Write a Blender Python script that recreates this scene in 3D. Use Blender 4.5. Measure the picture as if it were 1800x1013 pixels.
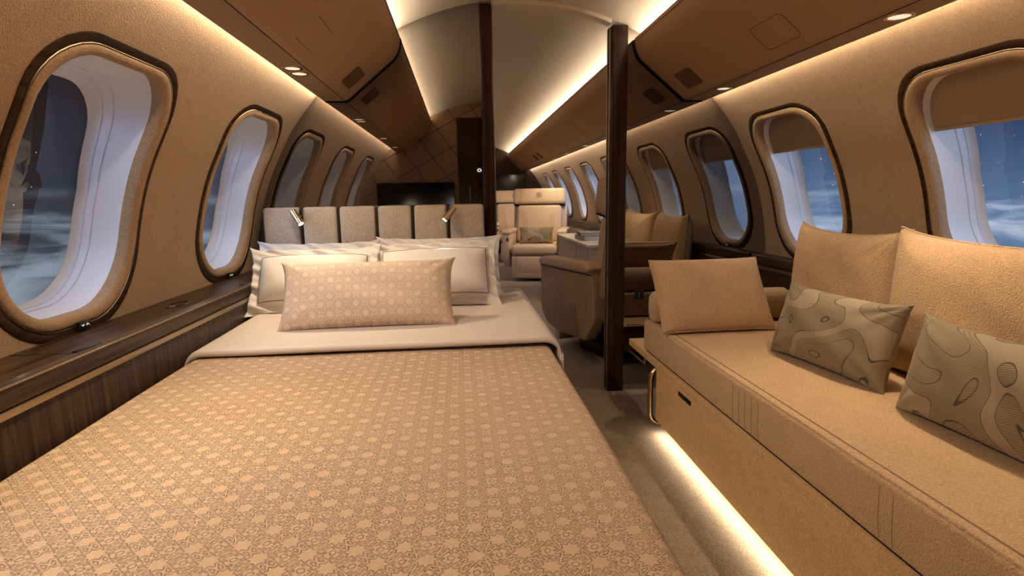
import bpy, bmesh, math, random
import numpy as np
from mathutils import Matrix, Vector

# ------------------------------------------------------------------ scene, camera, world, light
for o in list(bpy.data.objects):
    bpy.data.objects.remove(o)
SC = bpy.context.scene
COL = SC.collection
VS = SC.view_settings
VS.view_transform = 'Standard'
VS.look = 'None'
VS.gamma = 1.0
VS.use_curve_mapping = False
VS.exposure = 0.08
SC.cycles.max_bounces = 8
SC.cycles.diffuse_bounces = 4
SC.cycles.glossy_bounces = 4
SC.cycles.transparent_max_bounces = 12
SC.cycles.sample_clamp_indirect = 6.0
SC.cycles.caustics_reflective = False
SC.cycles.caustics_refractive = False

XC = 0.295            # centre line of the cabin
GLASS = 2.705         # face of the mirrored partition
REAR = -0.075         # bulkhead behind the camera
FAR = 9.90            # bulkhead at the far end of the forward cabin
BINZ = 1.441
WARM = (1.0, 0.77, 0.52)

cam = bpy.data.cameras.new('camera')
cam.sensor_fit = 'HORIZONTAL'
cam.sensor_width = 36.0
cam.lens = 36.0 * 980.0 / 1800.0
cam.clip_start = 0.02
cam.clip_end = 200
camo = bpy.data.objects.new('camera', cam)
COL.objects.link(camo)


def cam_matrix(f=980.0, roll=1.85, vp=(808.5, 347.0), h=1.0):
    v = np.array([(vp[0] - 900.0) / f, (506.5 - vp[1]) / f, 1.0])
    v /= np.linalg.norm(v)
    r = np.cross(np.array([0, 1, 0.]), v)
    r /= np.linalg.norm(r)
    u = np.cross(v, r)
    a = math.radians(roll)
    X = r * math.cos(a) + u * math.sin(a)
    Z = u * math.cos(a) - r * math.sin(a)
    R = np.array([X, v, Z]).T           # rows: camera right, up, forward in the world
    m = Matrix.Identity(4)
    for i in range(3):
        m[i][0] = R[0][i]
        m[i][1] = R[1][i]
        m[i][2] = -R[2][i]
    m[2][3] = h
    return m


camo.matrix_world = cam_matrix()
SC.camera = camo


class NT:
    """small helper to write shader maths"""
    def __init__(s, tree):
        s.t = tree
        s.t.nodes.clear()

    def n(s, kind, **kw):
        nd = s.t.nodes.new(kind)
        for k, v in kw.items():
            setattr(nd, k, v)
        return nd

    def link(s, a, b):
        s.t.links.new(a, b)

    def put(s, sock, v):
        if v is None:
            return
        if isinstance(v, bpy.types.NodeSocket):
            s.t.links.new(v, sock)
        elif isinstance(v, (tuple, list)) and sock.type == 'RGBA' and len(v) == 3:
            sock.default_value = (*v, 1)
        else:
            sock.default_value = v

    def m(s, op, a, b=None, c=None, clamp=False):
        nd = s.n('ShaderNodeMath', operation=op, use_clamp=clamp)
        for i, v in enumerate((a, b, c)):
            s.put(nd.inputs[i], v)
        return nd.outputs[0]

    def v(s, op, a, b=None, scale=None):
        nd = s.n('ShaderNodeVectorMath', operation=op)
        s.put(nd.inputs[0], a)
        s.put(nd.inputs[1], b)
        if scale is not None:
            s.put(nd.inputs['Scale'], scale)
        return nd.outputs['Value'] if op in ('LENGTH', 'DOT_PRODUCT', 'DISTANCE') else nd.outputs['Vector']

    def sep(s, a):
        nd = s.n('ShaderNodeSeparateXYZ')
        s.put(nd.inputs[0], a)
        return nd.outputs

    def comb(s, x=0., y=0., z=0.):
        nd = s.n('ShaderNodeCombineXYZ')
        for i, q in enumerate((x, y, z)):
            s.put(nd.inputs[i], q)
        return nd.outputs[0]

    def step(s, x, lo, hi, a=0., b=1.):
        nd = s.n('ShaderNodeMapRange', interpolation_type='SMOOTHSTEP')
        for i, q in enumerate((x, lo, hi, a, b)):
            s.put(nd.inputs[i], q)
        return nd.outputs[0]

    def noise(s, vec, scale, detail=2., rough=.5, dist=0., out='Fac'):
        nd = s.n('ShaderNodeTexNoise')
        s.put(nd.inputs['Vector'], vec)
        s.put(nd.inputs['Scale'], scale)
        s.put(nd.inputs['Detail'], detail)
        s.put(nd.inputs['Roughness'], rough)
        s.put(nd.inputs['Distortion'], dist)
        return nd.outputs[0 if out == 'Fac' else 1]

    def mix(s, fac, a, b, blend='MIX'):
        nd = s.n('ShaderNodeMix', data_type='RGBA', blend_type=blend)
        s.put(nd.inputs[0], fac)
        s.put(nd.inputs[6], a)
        s.put(nd.inputs[7], b)
        return nd.outputs[2]

    def coord(s, which='Object'):
        return s.n('ShaderNodeTexCoord').outputs[which]

    def mapping(s, vec, scale=(1, 1, 1), rot=(0, 0, 0)):
        nd = s.n('ShaderNodeMapping')
        s.put(nd.inputs['Vector'], vec)
        nd.inputs['Scale'].default_value = scale
        nd.inputs['Rotation'].default_value = rot
        return nd.outputs[0]

    def bump(s, h, strength=.5, dist=.01, normal=None):
        nd = s.n('ShaderNodeBump')
        nd.inputs['Strength'].default_value = strength
        nd.inputs['Distance'].default_value = dist
        s.put(nd.inputs['Height'], h)
        if normal is not None:
            s.put(nd.inputs['Normal'], normal)
        return nd.outputs[0]


def build_world():
    w = bpy.data.worlds.new('night_sky')
    SC.world = w
    w.use_nodes = True
    t = NT(w.node_tree)
    d = t.coord('Generated')
    x, y, z = t.sep(d)
    hz = t.m('ABSOLUTE', z)
    # clear night sky, paler towards the horizon
    up = t.step(z, -0.07, 0.16)
    sky = t.mix(up, (0.085, 0.165, 0.315), (0.010, 0.027, 0.085))
    dim = t.step(x, -0.55, 0.25, .07, 1.)
    sky = t.v('SCALE', sky, scale=dim)
    # stars
    vo = t.n('ShaderNodeTexVoronoi', feature='F1')
    t.put(vo.inputs['Vector'], d)
    vo.inputs['Scale'].default_value = 110
    star = t.step(vo.outputs['Distance'], 0.04, 0.095, 1., 0.)
    bright = t.m('POWER', t.sep(vo.outputs['Color'])[0], 3.0)
    star = t.m('MULTIPLY', star, t.m('MULTIPLY', bright, t.step(z, -0.03, 0.02)))
    star = t.m('MULTIPLY', star, 2.2)
    sky = t.mix(1.0, sky, t.comb(star, star, star), 'ADD')
    # moonlit sea of cloud below the horizon
    cv = t.v('MULTIPLY', d, (3.0, 3.0, 16.0))
    cl = t.noise(cv, 2.2, 6., .55, .6)
    band = t.step(z, -0.125, -0.03, 1., 0.)
    cf = t.step(t.m('ADD', cl, t.m('MULTIPLY', band, .22)), .45, .72)
    cf = t.m('MULTIPLY', cf, t.step(z, -0.03, 0.035, 1., 0.))
    sky = t.mix(cf, sky, t.v('SCALE', (0.42, 0.53, 0.66), scale=t.m('ADD', .45, t.m('MULTIPLY', dim, .55))))
    # added glow lobes high abeam on both sides, to light the window reveals
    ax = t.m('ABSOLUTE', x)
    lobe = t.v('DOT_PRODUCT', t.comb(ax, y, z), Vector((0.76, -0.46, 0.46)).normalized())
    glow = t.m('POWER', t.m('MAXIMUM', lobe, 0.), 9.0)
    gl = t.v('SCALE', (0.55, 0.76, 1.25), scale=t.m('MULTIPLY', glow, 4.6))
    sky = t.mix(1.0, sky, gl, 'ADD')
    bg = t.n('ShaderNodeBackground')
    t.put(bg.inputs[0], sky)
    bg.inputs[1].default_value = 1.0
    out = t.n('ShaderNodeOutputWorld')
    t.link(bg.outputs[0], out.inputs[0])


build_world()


def area_light(name, loc, size, direction, power, color=WARM, spread=180):
    l = bpy.data.lights.new(name, 'AREA')
    l.shape = 'RECTANGLE'
    l.size, l.size_y = size
    l.energy = power
    l.color = color
    l.spread = math.radians(spread)
    o = bpy.data.objects.new(name, l)
    COL.objects.link(o)
    z = -Vector(direction).normalized()
    yv = Vector((0, 1, 0))
    xv = yv.cross(z).normalized()
    yv = z.cross(xv)
    m = Matrix((xv, yv, z)).transposed().to_4x4()
    m.translation = loc
    o.matrix_world = m
    return o


def spot_light(name, loc, target, power, angle=60, blend=.6, radius=.02, color=WARM):
    l = bpy.data.lights.new(name, 'SPOT')
    l.energy = power
    l.color = color
    l.spot_size = math.radians(angle)
    l.spot_blend = blend
    l.shadow_soft_size = radius
    o = bpy.data.objects.new(name, l)
    COL.objects.link(o)
    d = Vector(target) - Vector(loc)
    o.matrix_world = Matrix.Translation(loc) @ d.to_track_quat('-Z', 'Y').to_matrix().to_4x4()
    return o


# light strips hidden in the coves: (above the side walls, above the bins), bedroom then forward cabin
COVE = [(REAR + .02, 2.69, 1.0), (2.80, FAR - .05, 1.0)]
for y0, y1, k in COVE:
    L = y1 - y0
    for sgn in (-1, 1):
        area_light('wall_cove_light', (XC + sgn * .898, (y0 + y1) / 2, 1.464), (.010, L), (sgn * 1.0, 0, -.45), 1.65 * L * k, (1.0, .82, .61))
        area_light('ceiling_cove_light', (XC + sgn * .600, (y0 + y1) / 2, 1.690), (.02, L), (-sgn * .35, 0, 1), 4.1 * L * k, (1.0, .82, .61))
# strip under the front edge of the sofa
area_light('sofa_glow_light', (.815, 1.11, .040), (.016, 2.10), (-.10, 0, -1), 3.8, (1.0, .82, .61))

# ------------------------------------------------------------------ materials
MATS = {}


def material(name):
    m = bpy.data.materials.new(name)
    m.use_nodes = True
    return m, NT(m.node_tree)


def finish(t, color, rough=.6, metal=0., normal=None, spec=.5, sheen=0., emit=None, emit_s=0., coat=0.):
    p = t.n('ShaderNodeBsdfPrincipled')
    t.put(p.inputs['Base Color'], color)
    t.put(p.inputs['Roughness'], rough)
    t.put(p.inputs['Metallic'], metal)
    t.put(p.inputs['Specular IOR Level'], spec)
    p.inputs['Sheen Weight'].default_value = sheen
    p.inputs['Sheen Roughness'].default_value = .5
    p.inputs['Coat Weight'].default_value = coat
    p.inputs['Coat Roughness'].default_value = .06
    if normal is not None:
        t.put(p.inputs['Normal'], normal)
    if emit is not None:
        t.put(p.inputs['Emission Color'], emit)
        p.inputs['Emission Strength'].default_value = emit_s
    o = t.n('ShaderNodeOutputMaterial')
    t.link(p.outputs[0], o.inputs[0])
    return p


def plain(name, color, rough=.5, metal=0., **kw):
    m, t = material(name)
    finish(t, color, rough, metal, **kw)
    MATS[name] = m
    return m


def fabric(name, color, grain=250., amount=.5, dist=.002, var=.25, rough=.85, sheen=.1, coord='Object'):
    m, t = material(name)
    c = t.coord(coord)
    n1 = t.noise(c, grain, 2., .6)
    n2 = t.noise(c, grain * .08, 2.)
    k = t.m('ADD', t.m('MULTIPLY', t.m('SUBTRACT', n1, .5), var * 2), t.m('MULTIPLY', t.m('SUBTRACT', n2, .5), var * .35))
    col = t.v('SCALE', color, scale=t.m('ADD', k, 1.0))
    finish(t, col, rough, 0., t.bump(n1, amount, dist), .25, sheen)
    MATS[name] = m
    return m


def wood(name, dark, light, axis=1, rough=.32, scale=1., coat=.05, spec=.25):
    m, t = material(name)
    c = t.coord('Object')
    s = [60. * scale] * 3
    s[axis] = 1.6 * scale
    v = t.mapping(c, tuple(s))
    n1 = t.noise(v, 1.0, 4., .6, .6)
    s2 = [260. * scale] * 3
    s2[axis] = 5. * scale
    n2 = t.noise(t.mapping(c, tuple(s2)), 1.0, 3., .6)
    f = t.m('ADD', t.m('MULTIPLY', n1, .75), t.m('MULTIPLY', n2, .35))
    f = t.step(f, .40, .72)
    col = t.mix(f, dark, light)
    finish(t, col, rough, 0., t.bump(n2, .12, .001), spec, coat=coat)
    MATS[name] = m
    return m


def star_field(t, uv, spacing, width=.016):
    """line drawing of flat eight-pointed stars set in a lattice of leaf loops; returns line mask"""
    uv = t.v('ADD', uv, t.v('SCALE', t.v('SUBTRACT', t.noise(uv, 55., 1., out='Color'), (.5, .5, .5)), scale=.0045))
    r = t.mapping(uv, (1 / spacing, 1 / spacing, 1), (0, 0, math.radians(45)))
    p = t.v('SUBTRACT', t.v('FRACTION', r), (.5, .5, 0.))
    p = t.v('ABSOLUTE', p)
    x, y, _ = t.sep(p)
    p = t.comb(t.m('MAXIMUM', x, y), t.m('MINIMUM', x, y), 0.)

    def seg(a, b):
        ba = (b[0] - a[0], b[1] - a[1], 0.)
        L2 = ba[0] ** 2 + ba[1] ** 2
        pa = t.v('SUBTRACT', p, (a[0], a[1], 0.))
        h = t.m('MULTIPLY', t.v('DOT_PRODUCT', pa, ba), 1 / L2, clamp=True)
        return t.v('LENGTH', t.v('SUBTRACT', pa, t.v('SCALE', ba, scale=h)))
    ds = [seg((.385, .0), (.225, .093)), seg((.225, .093), (.272, .272)),
          seg((.335, .125), (.50, .055)), seg((.335, .125), (.46, .165)),
          seg((.325, .245), (.46, .235)), seg((.325, .245), (.375, .35)),
          t.m('ABSOLUTE', t.m('SUBTRACT', t.v('DISTANCE', p, (.5, .5, 0.)), .10))]
    d = ds[0]
    for q in ds[1:]:
        d = t.m('MINIMUM', d, q)
    return t.step(d, width * .35, width * 1.5, 1., 0.)


def star_cloth(name, color, line, spacing, strength, dist, amount):
    m, t = material(name)
    uv = t.coord('UV')
    mask = star_field(t, uv, spacing)
    c = t.coord('Object')
    g = t.noise(c, 420., 2., .6)
    k = t.m('ADD', .86, t.m('MULTIPLY', g, .28))
    col = t.v('SCALE', t.mix(t.m('MULTIPLY', mask, amount), color, line), scale=k)
    h = t.m('ADD', mask, t.m('MULTIPLY', g, .25))
    finish(t, col, .8, 0., t.bump(h, strength, dist), .25, .1)
    MATS[name] = m
    return m


def contour_cloth(name):
    m, t = material(name)
    uv = t.coord('UV')
    oi = t.n('ShaderNodeObjectInfo')
    uv3 = t.v('ADD', uv, t.comb(0., 0., t.m('MULTIPLY', oi.outputs['Random'], 7.)))
    n = t.noise(t.mapping(uv3, (1., 1.25, 1.), (0, 0, .5)), 4.3, .8, .45, .55)
    lv = t.m('MULTIPLY', n, 10.0)
    idx = t.m('FLOOR', lv)
    fr = t.m('FRACT', lv)
    edge = t.m('MINIMUM', fr, t.m('SUBTRACT', 1., fr))
    line = t.step(edge, .012, .035, 1., 0.)
    rnd = t.n('ShaderNodeTexWhiteNoise', noise_dimensions='1D')
    t.put(rnd.inputs['W'], idx)
    ang = t.m('MULTIPLY', rnd.outputs['Value'], 2.2)
    x, y, _ = t.sep(uv)
    q = t.m('ADD', t.m('MULTIPLY', x, t.m('COSINE', ang)), t.m('MULTIPLY', y, t.m('SINE', ang)))
    st = t.m('SINE', t.m('MULTIPLY', q, 1350.))
    dens = t.step(rnd.outputs['Value'], .25, .65, .06, .85)
    st = t.m('MULTIPLY', t.step(st, -.2, .6), dens)
    col = t.mix(st, (.310, .245, .160), (.100, .073, .042))
    col = t.mix(t.m('MULTIPLY', t.m('FRACT', t.m('MULTIPLY', rnd.outputs['Value'], 7.3)), .45), col, (.21, .165, .085))
    col = t.mix(line, col, (.075, .055, .035))
    g = t.noise(uv, 600., 2.)
    col = t.v('SCALE', col, scale=t.m('ADD', .85, t.m('MULTIPLY', g, .3)))
    finish(t, col, .85, 0., t.bump(t.m('ADD', g, st), .25, .001), .2, .1)
    MATS[name] = m
    return m


def leather_panels(name):
    m, t = material(name)
    c = t.coord('Object')
    x, y, z = t.sep(c)
    a = t.m('ADD', t.m('MULTIPLY', x, 4.2), t.m('MULTIPLY', z, 3.1))
    b = t.m('SUBTRACT', t.m('MULTIPLY', z, 4.2), t.m('MULTIPLY', x, 2.3))
    fa, fb = t.m('FRACT', a), t.m('FRACT', b)
    ea = t.m('MINIMUM', fa, t.m('SUBTRACT', 1., fa))
    eb = t.m('MINIMUM', fb, t.m('SUBTRACT', 1., fb))
    e = t.m('MINIMUM', ea, eb)
    groove = t.step(e, .0, .03)
    col = t.mix(groove, (.06, .035, .02), (.30, .19, .11))
    finish(t, col, .55, 0., t.bump(t.m('ADD', groove, t.m('MULTIPLY', fa, .3)), .5, .01), .4)
    MATS[name] = m
    return m


def pane_glass(name):
    m, t = material(name)
    tr = t.n('ShaderNodeBsdfTransparent')
    gl = t.n('ShaderNodeBsdfGlossy')
    gl.inputs['Roughness'].default_value = .0
    fr = t.n('ShaderNodeFresnel')
    fr.inputs['IOR'].default_value = 1.52
    f = t.m('MINIMUM', t.m('MULTIPLY', fr.outputs[0], 1.7), 1.)
    mx = t.n('ShaderNodeMixShader')
    t.put(mx.inputs[0], f)
    t.link(tr.outputs[0], mx.inputs[1])
    t.link(gl.outputs[0], mx.inputs[2])
    o = t.n('ShaderNodeOutputMaterial')
    t.link(mx.outputs[0], o.inputs[0])
    MATS[name] = m


def glow(name, color, s):
    m, t = material(name)
    finish(t, (.8, .8, .8), .5, emit=color, emit_s=s)
    MATS[name] = m


fabric('wall_fabric', (.365, .236, .130), 280., .7, .0025, .55)
fabric('bin_leather', (.36, .215, .115), 500., .12, .0006, .06, .55, 0.)
fabric('valance', (.30, .19, .105), 500., .12, .0006, .06, .55, 0.)
fabric('ceiling_paint', (.68, .60, .50), 400., .06, .0005, .03, .7, 0.)
fabric('carpet', (.35, .285, .205), 260., .8, .004, .85, .95, .1)
fabric('sofa_fabric', (.58, .375, .195), 240., 1.0, .005, .55, .9, .15)
fabric('sofa_panel', (.64, .41, .19), 290., .9, .003, .65, .9, .1)
fabric('headboard_fabric', (.56, .46, .34), 330., .8, .0025, .8, .9, .1)
fabric('linen', (.69, .64, .585), 700., .1, .0004, .04, .7, .1)
fabric('sheet', (.63, .54, .455), 700., .1, .0004, .04, .55, .1)
fabric('cream_leather', (.66, .49, .33), 500., .15, .0006, .07, .5, .05)
fabric('taupe_fabric', (.40, .27, .16), 350., .6, .002, .25, .85, .1)
fabric('shade_cloth', (.33, .235, .15), 500., .1, .0005, .05, .8, 0.)
fabric('grille_cloth', (.13, .066, .028), 700., .3, .001, .15, .8, 0.)
star_cloth('bedspread', (.61, .42, .265), (.44, .28, .155), .0435, 1.0, .0075, .06)
star_cloth('star_cushion', (.72, .56, .415), (.40, .26, .15), .0400, .6, .002, .85)
contour_cloth('contour_cloth')
leather_panels('leather_panels')
pane_glass('window_glass')
wood('walnut', (.018, .008, .0036), (.080, .042, .020), 1, .38)
wood('walnut_upright', (.016, .0075, .0035), (.070, .037, .018), 2, .4)
wood('post_wood', (.020, .008, .004), (.050, .022, .010), 2, .30, 1., .03, .2)
wood('burl', (.020, .009, .004), (.062, .032, .014), 1, .55, .6, 0., .08)
plain('brass', (.62, .45, .26), .24, 1.)
plain('bead', (.34, .245, .145), .32, 1.)
plain('champagne', (.42, .33, .22), .38, 1.)
plain('dark_metal', (.03, .024, .02), .35, .8)
plain('black', (.006, .006, .007), .35)
plain('screen', (.004, .004, .006), .12)
plain('lining_plastic', (.72, .72, .74), .42)
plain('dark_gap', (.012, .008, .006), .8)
plain('thread', (.27, .16, .085), .9)
plain('trim_line', (.16, .10, .07), .8)
plain('console_top', (.70, .62, .50), .22)
plain('console_body', (.48, .38, .27), .45)
plain('book_cover', (.36, .30, .24), .5)
plain('book_dark', (.07, .05, .04), .5)
plain('paper', (.72, .66, .56), .8)
plain('mirror_glass', (.385, .370, .365), .018, 1.)
plain('white_mark', (.8, .8, .8), .5, emit=(1, 1, 1), emit_s=.7)
glow('lamp_lens', (1., .80, .52), 5.0)
glow('downlight_lens', (1., .84, .62), .8)
glow('strip_led', (1., .78, .46), 6.0)

# ------------------------------------------------------------------ object helpers
ROOTM = {}


def props(o, label=None, cat=None, group=None, kind=None):
    if label:
        o['label'] = label
    if cat:
        o['category'] = cat
    if group:
        o['group'] = group
    if kind:
        o['kind'] = kind
    return o


def thing(name, label, cat, loc=(0, 0, 0), rotz=0., group=None, kind=None, rot=None):
    o = bpy.data.objects.new(name, None)
    o.empty_display_size = .05
    COL.objects.link(o)
    m = Matrix.Translation(loc) @ (rot.to_4x4() if rot is not None else Matrix.Rotation(rotz, 4, 'Z'))
    o.matrix_world = m
    ROOTM[o.name] = m
    return props(o, label, cat, group, kind)


def mesh(name, verts, faces, mat, parent=None, world=False, uv=None, sharp=38, smooth=True, origin=None):
    """one mesh object; with world=True the vertices are world points and are moved into the parent's space.
    origin='base' puts the origin of a top-level mesh under its middle"""
    V = [Vector(v) for v in verts]
    M = Matrix.Identity(4)
    if parent is not None:
        M = ROOTM[parent.name]
        if world:
            inv = M.inverted()
            V = [inv @ v for v in V]
            M = ROOTM[parent.name]
    off = Vector((0, 0, 0))
    if parent is None and origin is None:
        lo = Vector((min(v.x for v in V), min(v.y for v in V), min(v.z for v in V)))
        hi = Vector((max(v.x for v in V), max(v.y for v in V), max(v.z for v in V)))
        off = Vector(((lo.x + hi.x) / 2, (lo.y + hi.y) / 2, lo.z))
        V = [v - off for v in V]
    me = bpy.data.meshes.new(name)
    me.from_pydata([tuple(v) for v in V], [], faces)
    if uv is not None:
        l = me.uv_layers.new(name='UVMap')
        for lp in me.loops:
            l.data[lp.index].uv = uv[lp.vertex_index]
    me.update()
    if smooth:
        me.polygons.foreach_set('use_smooth', [True] * len(me.polygons))
        if sharp:
            me.set_sharp_from_angle(angle=math.radians(sharp))
    if mat:
        me.materials.append(MATS[mat])
    o = bpy.data.objects.new(name, me)
    COL.objects.link(o)
    if parent is not None:
        o.parent = parent
        ROOTM[o.name] = M
    else:
        o.location = off
        ROOTM[o.name] = Matrix.Translation(off)
    return o


class G:
    """collects shapes into one vertex / face list"""
    def __init__(s):
        s.v, s.f, s.uv = [], [], []

    def add(s, v, f, M=None):
        k = len(s.v)
        s.v += [tuple(M @ Vector(q)) if M is not None else tuple(q) for q in v]
        s.f += [tuple(i + k for i in q) for q in f]
        return s

    def box(s, c, size, r=.0, seg=2, M=None):
        bm = bmesh.new()
        bmesh.ops.create_cube(bm, size=1.0)
        bmesh.ops.scale(bm, vec=size, verts=bm.verts)
        if r > 0:
            bmesh.ops.bevel(bm, geom=bm.edges[:], offset=min(r, min(size) * .49), segments=seg, profile=.5, affect='EDGES')
        bmesh.ops.translate(bm, vec=c, verts=bm.verts)
        bm.verts.index_update()
        s.add([v.co.copy() for v in bm.verts], [[v.index for v in f.verts] for f in bm.faces], M)
        bm.free()
        return s

    def prism(s, pts, axis, a, b, r=0., seg=2, M=None):
        """outline pts (2-D, in the two axes other than axis, in order) extruded from a to b, bevelled"""
        bm = bmesh.new()

        def P(p, q):
            c = [0, 0, 0]
            o = [i for i in range(3) if i != axis]
            c[o[0]], c[o[1]], c[axis] = p[0], p[1], q
            return c
        va = [bm.verts.new(P(p, a)) for p in pts]
        vb = [bm.verts.new(P(p, b)) for p in pts]
        n = len(pts)
        bm.faces.new(va)
        bm.faces.new(vb[::-1])
        for i in range(n):
            bm.faces.new((va[i], vb[i], vb[(i + 1) % n], va[(i + 1) % n]))
        bmesh.ops.recalc_face_normals(bm, faces=bm.faces)
        if r > 0:
            bmesh.ops.bevel(bm, geom=[e for e in bm.edges if e.is_manifold and e.calc_face_angle(0) > .6], offset=r, segments=seg, profile=.5, affect='EDGES')
        bm.verts.index_update()
        s.add([v.co.copy() for v in bm.verts], [[v.index for v in f.verts] for f in bm.faces], M)
        bm.free()
        return s

    def tube(s, pts, r, seg=10, closed=False, M=None, caps=True, rf=None):
        P = [Vector(p) for p in pts]
        n = len(P)
        vs, fs = [], []
        prev = None
        for i in range(n):
            if closed:
                t = (P[(i + 1) % n] - P[i - 1]).normalized()
            else:
                t = (P[min(i + 1, n - 1)] - P[max(i - 1, 0)]).normalized()
            if prev is None:
                a = Vector((0, 0, 1)) if abs(t.z) < .9 else Vector((1, 0, 0))
                u = t.cross(a).normalized()
            else:
                u = (prev - t * prev.dot(t)).normalized()
            prev = u
            w = t.cross(u)
            rr = rf(i / (n - 1)) * r if rf else r
            for k in range(seg):
                an = 2 * math.pi * k / seg
                vs.append(P[i] + (u * math.cos(an) + w * math.sin(an)) * rr)
        m = n if closed else n - 1
        for i in range(m):
            for k in range(seg):
                a, b = i * seg, ((i + 1) % n) * seg
                fs.append((a + k, a + (k + 1) % seg, b + (k + 1) % seg, b + k))
        if caps and not closed:
            fs.append(tuple(range(seg))[::-1])
            fs.append(tuple((n - 1) * seg + k for k in range(seg)))
        return s.add(vs, fs, M)

    def lathe(s, prof, seg=24, M=None):
        """(radius, height) pairs turned round local z"""
        vs, fs = [], []
        for r, h in prof:
            for k in range(seg):
                a = 2 * math.pi * k / seg
                vs.append((r * math.cos(a), r * math.sin(a), h))
        for i in range(len(prof) - 1):
            for k in range(seg):
                fs.append((i * seg + k, i * seg + (k + 1) % seg, (i + 1) * seg + (k + 1) % seg, (i + 1) * seg + k))
        fs.append(tuple(range(seg))[::-1])
        fs.append(tuple((len(prof) - 1) * seg + k for k in range(seg)))
        return s.add(vs, fs, M)

    def grid(s, nu, nv, fn, closed_u=False):
        k = len(s.v)
        for j in range(nv + 1):
            for i in range(nu if closed_u else nu + 1):
                s.v.append(tuple(fn(i / nu, j / nv)))
        w = nu if closed_u else nu + 1
        for j in range(nv):
            for i in range(nu):
                i2 = (i + 1) % w
                s.f.append((k + j * w + i, k + j * w + i2, k + (j + 1) * w + i2, k + (j + 1) * w + i))
        return s

    def split(s, name, mat, parent=None, world=False, **kw):
        """every separate piece an object of its own"""
        par = list(range(len(s.v)))

        def find(a):
            while par[a] != a:
                par[a] = par[par[a]]
                a = par[a]
            return a
        for f in s.f:
            for q in f[1:]:
                par[find(q)] = find(f[0])
        groups = {}
        for i in range(len(s.v)):
            groups.setdefault(find(i), []).append(i)
        out = []
        for k, ids in groups.items():
            idx = {v: i for i, v in enumerate(ids)}
            fs = [tuple(idx[v] for v in f) for f in s.f if find(f[0]) == k]
            out.append(mesh(name, [s.v[i] for i in ids], fs, mat, parent, world, **kw))
        return out

    def obj(s, name, mat, parent=None, world=False, **kw):
        return mesh(name, s.v, s.f, mat, parent, world, uv=s.uv if s.uv else None, **kw)


def copy_tree(o, parent=None, dy=0.):
    c = o.copy()
    COL.objects.link(c)
    c.parent = parent
    if parent is None:
        m = Matrix.Translation((0, dy, 0)) @ ROOTM[o.name]
        c.matrix_world = m
        ROOTM[c.name] = m
    for ch in o.children:
        copy_tree(ch, c)
    return c


def rot_basis(xv, yv):
    xv = Vector(xv).normalized()
    yv = Vector(yv)
    zv = xv.cross(yv).normalized()
    yv = zv.cross(xv)
    return Matrix((xv, yv, zv)).transposed()


# ------------------------------------------------------------------ the hull section
PROF = [(1.08, 0), (1.165, .14), (1.205, .28), (1.228, .42), (1.241, .55), (1.246, .69), (1.235, .822), (1.207, .96),
        (1.169, 1.078), (1.119, 1.184), (1.062, 1.292), (1.0, 1.378), (.933, 1.456), (.86, 1.532), (.78, 1.605), (.70, 1.668)]


def catmull(P, per=8):
    P = [np.array(p, float) for p in P]
    Q = [2 * P[0] - P[1]] + P + [2 * P[-1] - P[-2]]
    out = []
    for i in range(1, len(Q) - 2):
        p0, p1, p2, p3 = Q[i - 1:i + 3]
        for k in range(per):
            t = k / per
            out.append(.5 * (2 * p1 + (p2 - p0) * t + (2 * p0 - 5 * p1 + 4 * p2 - p3) * t * t + (3 * p1 - p0 - 3 * p2 + p3) * t ** 3))
    out.append(P[-1])
    return np.array(out)


PD = catmull(PROF)
PS = np.concatenate([[0], np.cumsum(np.linalg.norm(np.diff(PD, axis=0), axis=1))])


def hull(s, depth=0.):
    """point (dx, z) at arc length s up the side wall, pushed out by depth"""
    x = np.interp(s, PS, PD[:, 0])
    z = np.interp(s, PS, PD[:, 1])
    if depth:
        e = .01
        tx = np.interp(s + e, PS, PD[:, 0]) - np.interp(s - e, PS, PD[:, 0])
        tz = np.interp(s + e, PS, PD[:, 1]) - np.interp(s - e, PS, PD[:, 1])
        l = math.hypot(tx, tz)
        x += depth * tz / l
        z -= depth * tx / l
    return x, z


def s_at(z):
    return float(np.interp(z, PD[:, 1], PS))


def reveal(s, depth):
    """like hull(), but beyond the rounded lip the reveal runs straight out to the flatter window pane"""
    x, z = hull(s, min(depth, .028))
    if depth > .028:
        x += (depth - .028) * (1.0 + .45 * max(0., (s - WIN_C) / WIN_B))
    return x, z


CEIL_R = 1.224
CEIL_TOP = 1.885


def ceil_z(dx):
    return CEIL_TOP - CEIL_R + math.sqrt(CEIL_R ** 2 - dx * dx)


WIN_S0, WIN_S1 = s_at(.685), s_at(1.348)
WIN_C, WIN_B, WIN_A = (WIN_S0 + WIN_S1) / 2, (WIN_S1 - WIN_S0) / 2, .272
WIN_Y_REAR = [.53, 1.43, 2.33]
WIN_Y_FWD = [3.25, 4.17, 5.09, 6.01, 6.93, 7.85, 8.77]
WIN_Y = WIN_Y_REAR + WIN_Y_FWD


def rr_loop(a, b, rt, rb=None, n=88):
    """rounded rectangle outline (upper and lower corner radius), n points by angle, (dy, ds)"""
    if rb is None:
        rb = rt
    out = []
    for k in range(n):
        th = 2 * math.pi * k / n
        c, s_ = math.cos(th), math.sin(th)
        r = rt if s_ > 0 else rb
        lo, hi = 0., a + b
        for _ in range(40):
            m = (lo + hi) / 2
            x, y = abs(m * c), abs(m * s_)
            qx, qy = x - (a - r), y - (b - r)
            d = math.hypot(max(qx, 0), max(qy, 0)) + min(max(qx, qy), 0) - r
            if d < 0:
                lo = m
            else:
                hi = m
        out.append((lo * c, lo * s_))
    return out


NL = 88
WIN_R, WIN_RB = .150, .205


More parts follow.
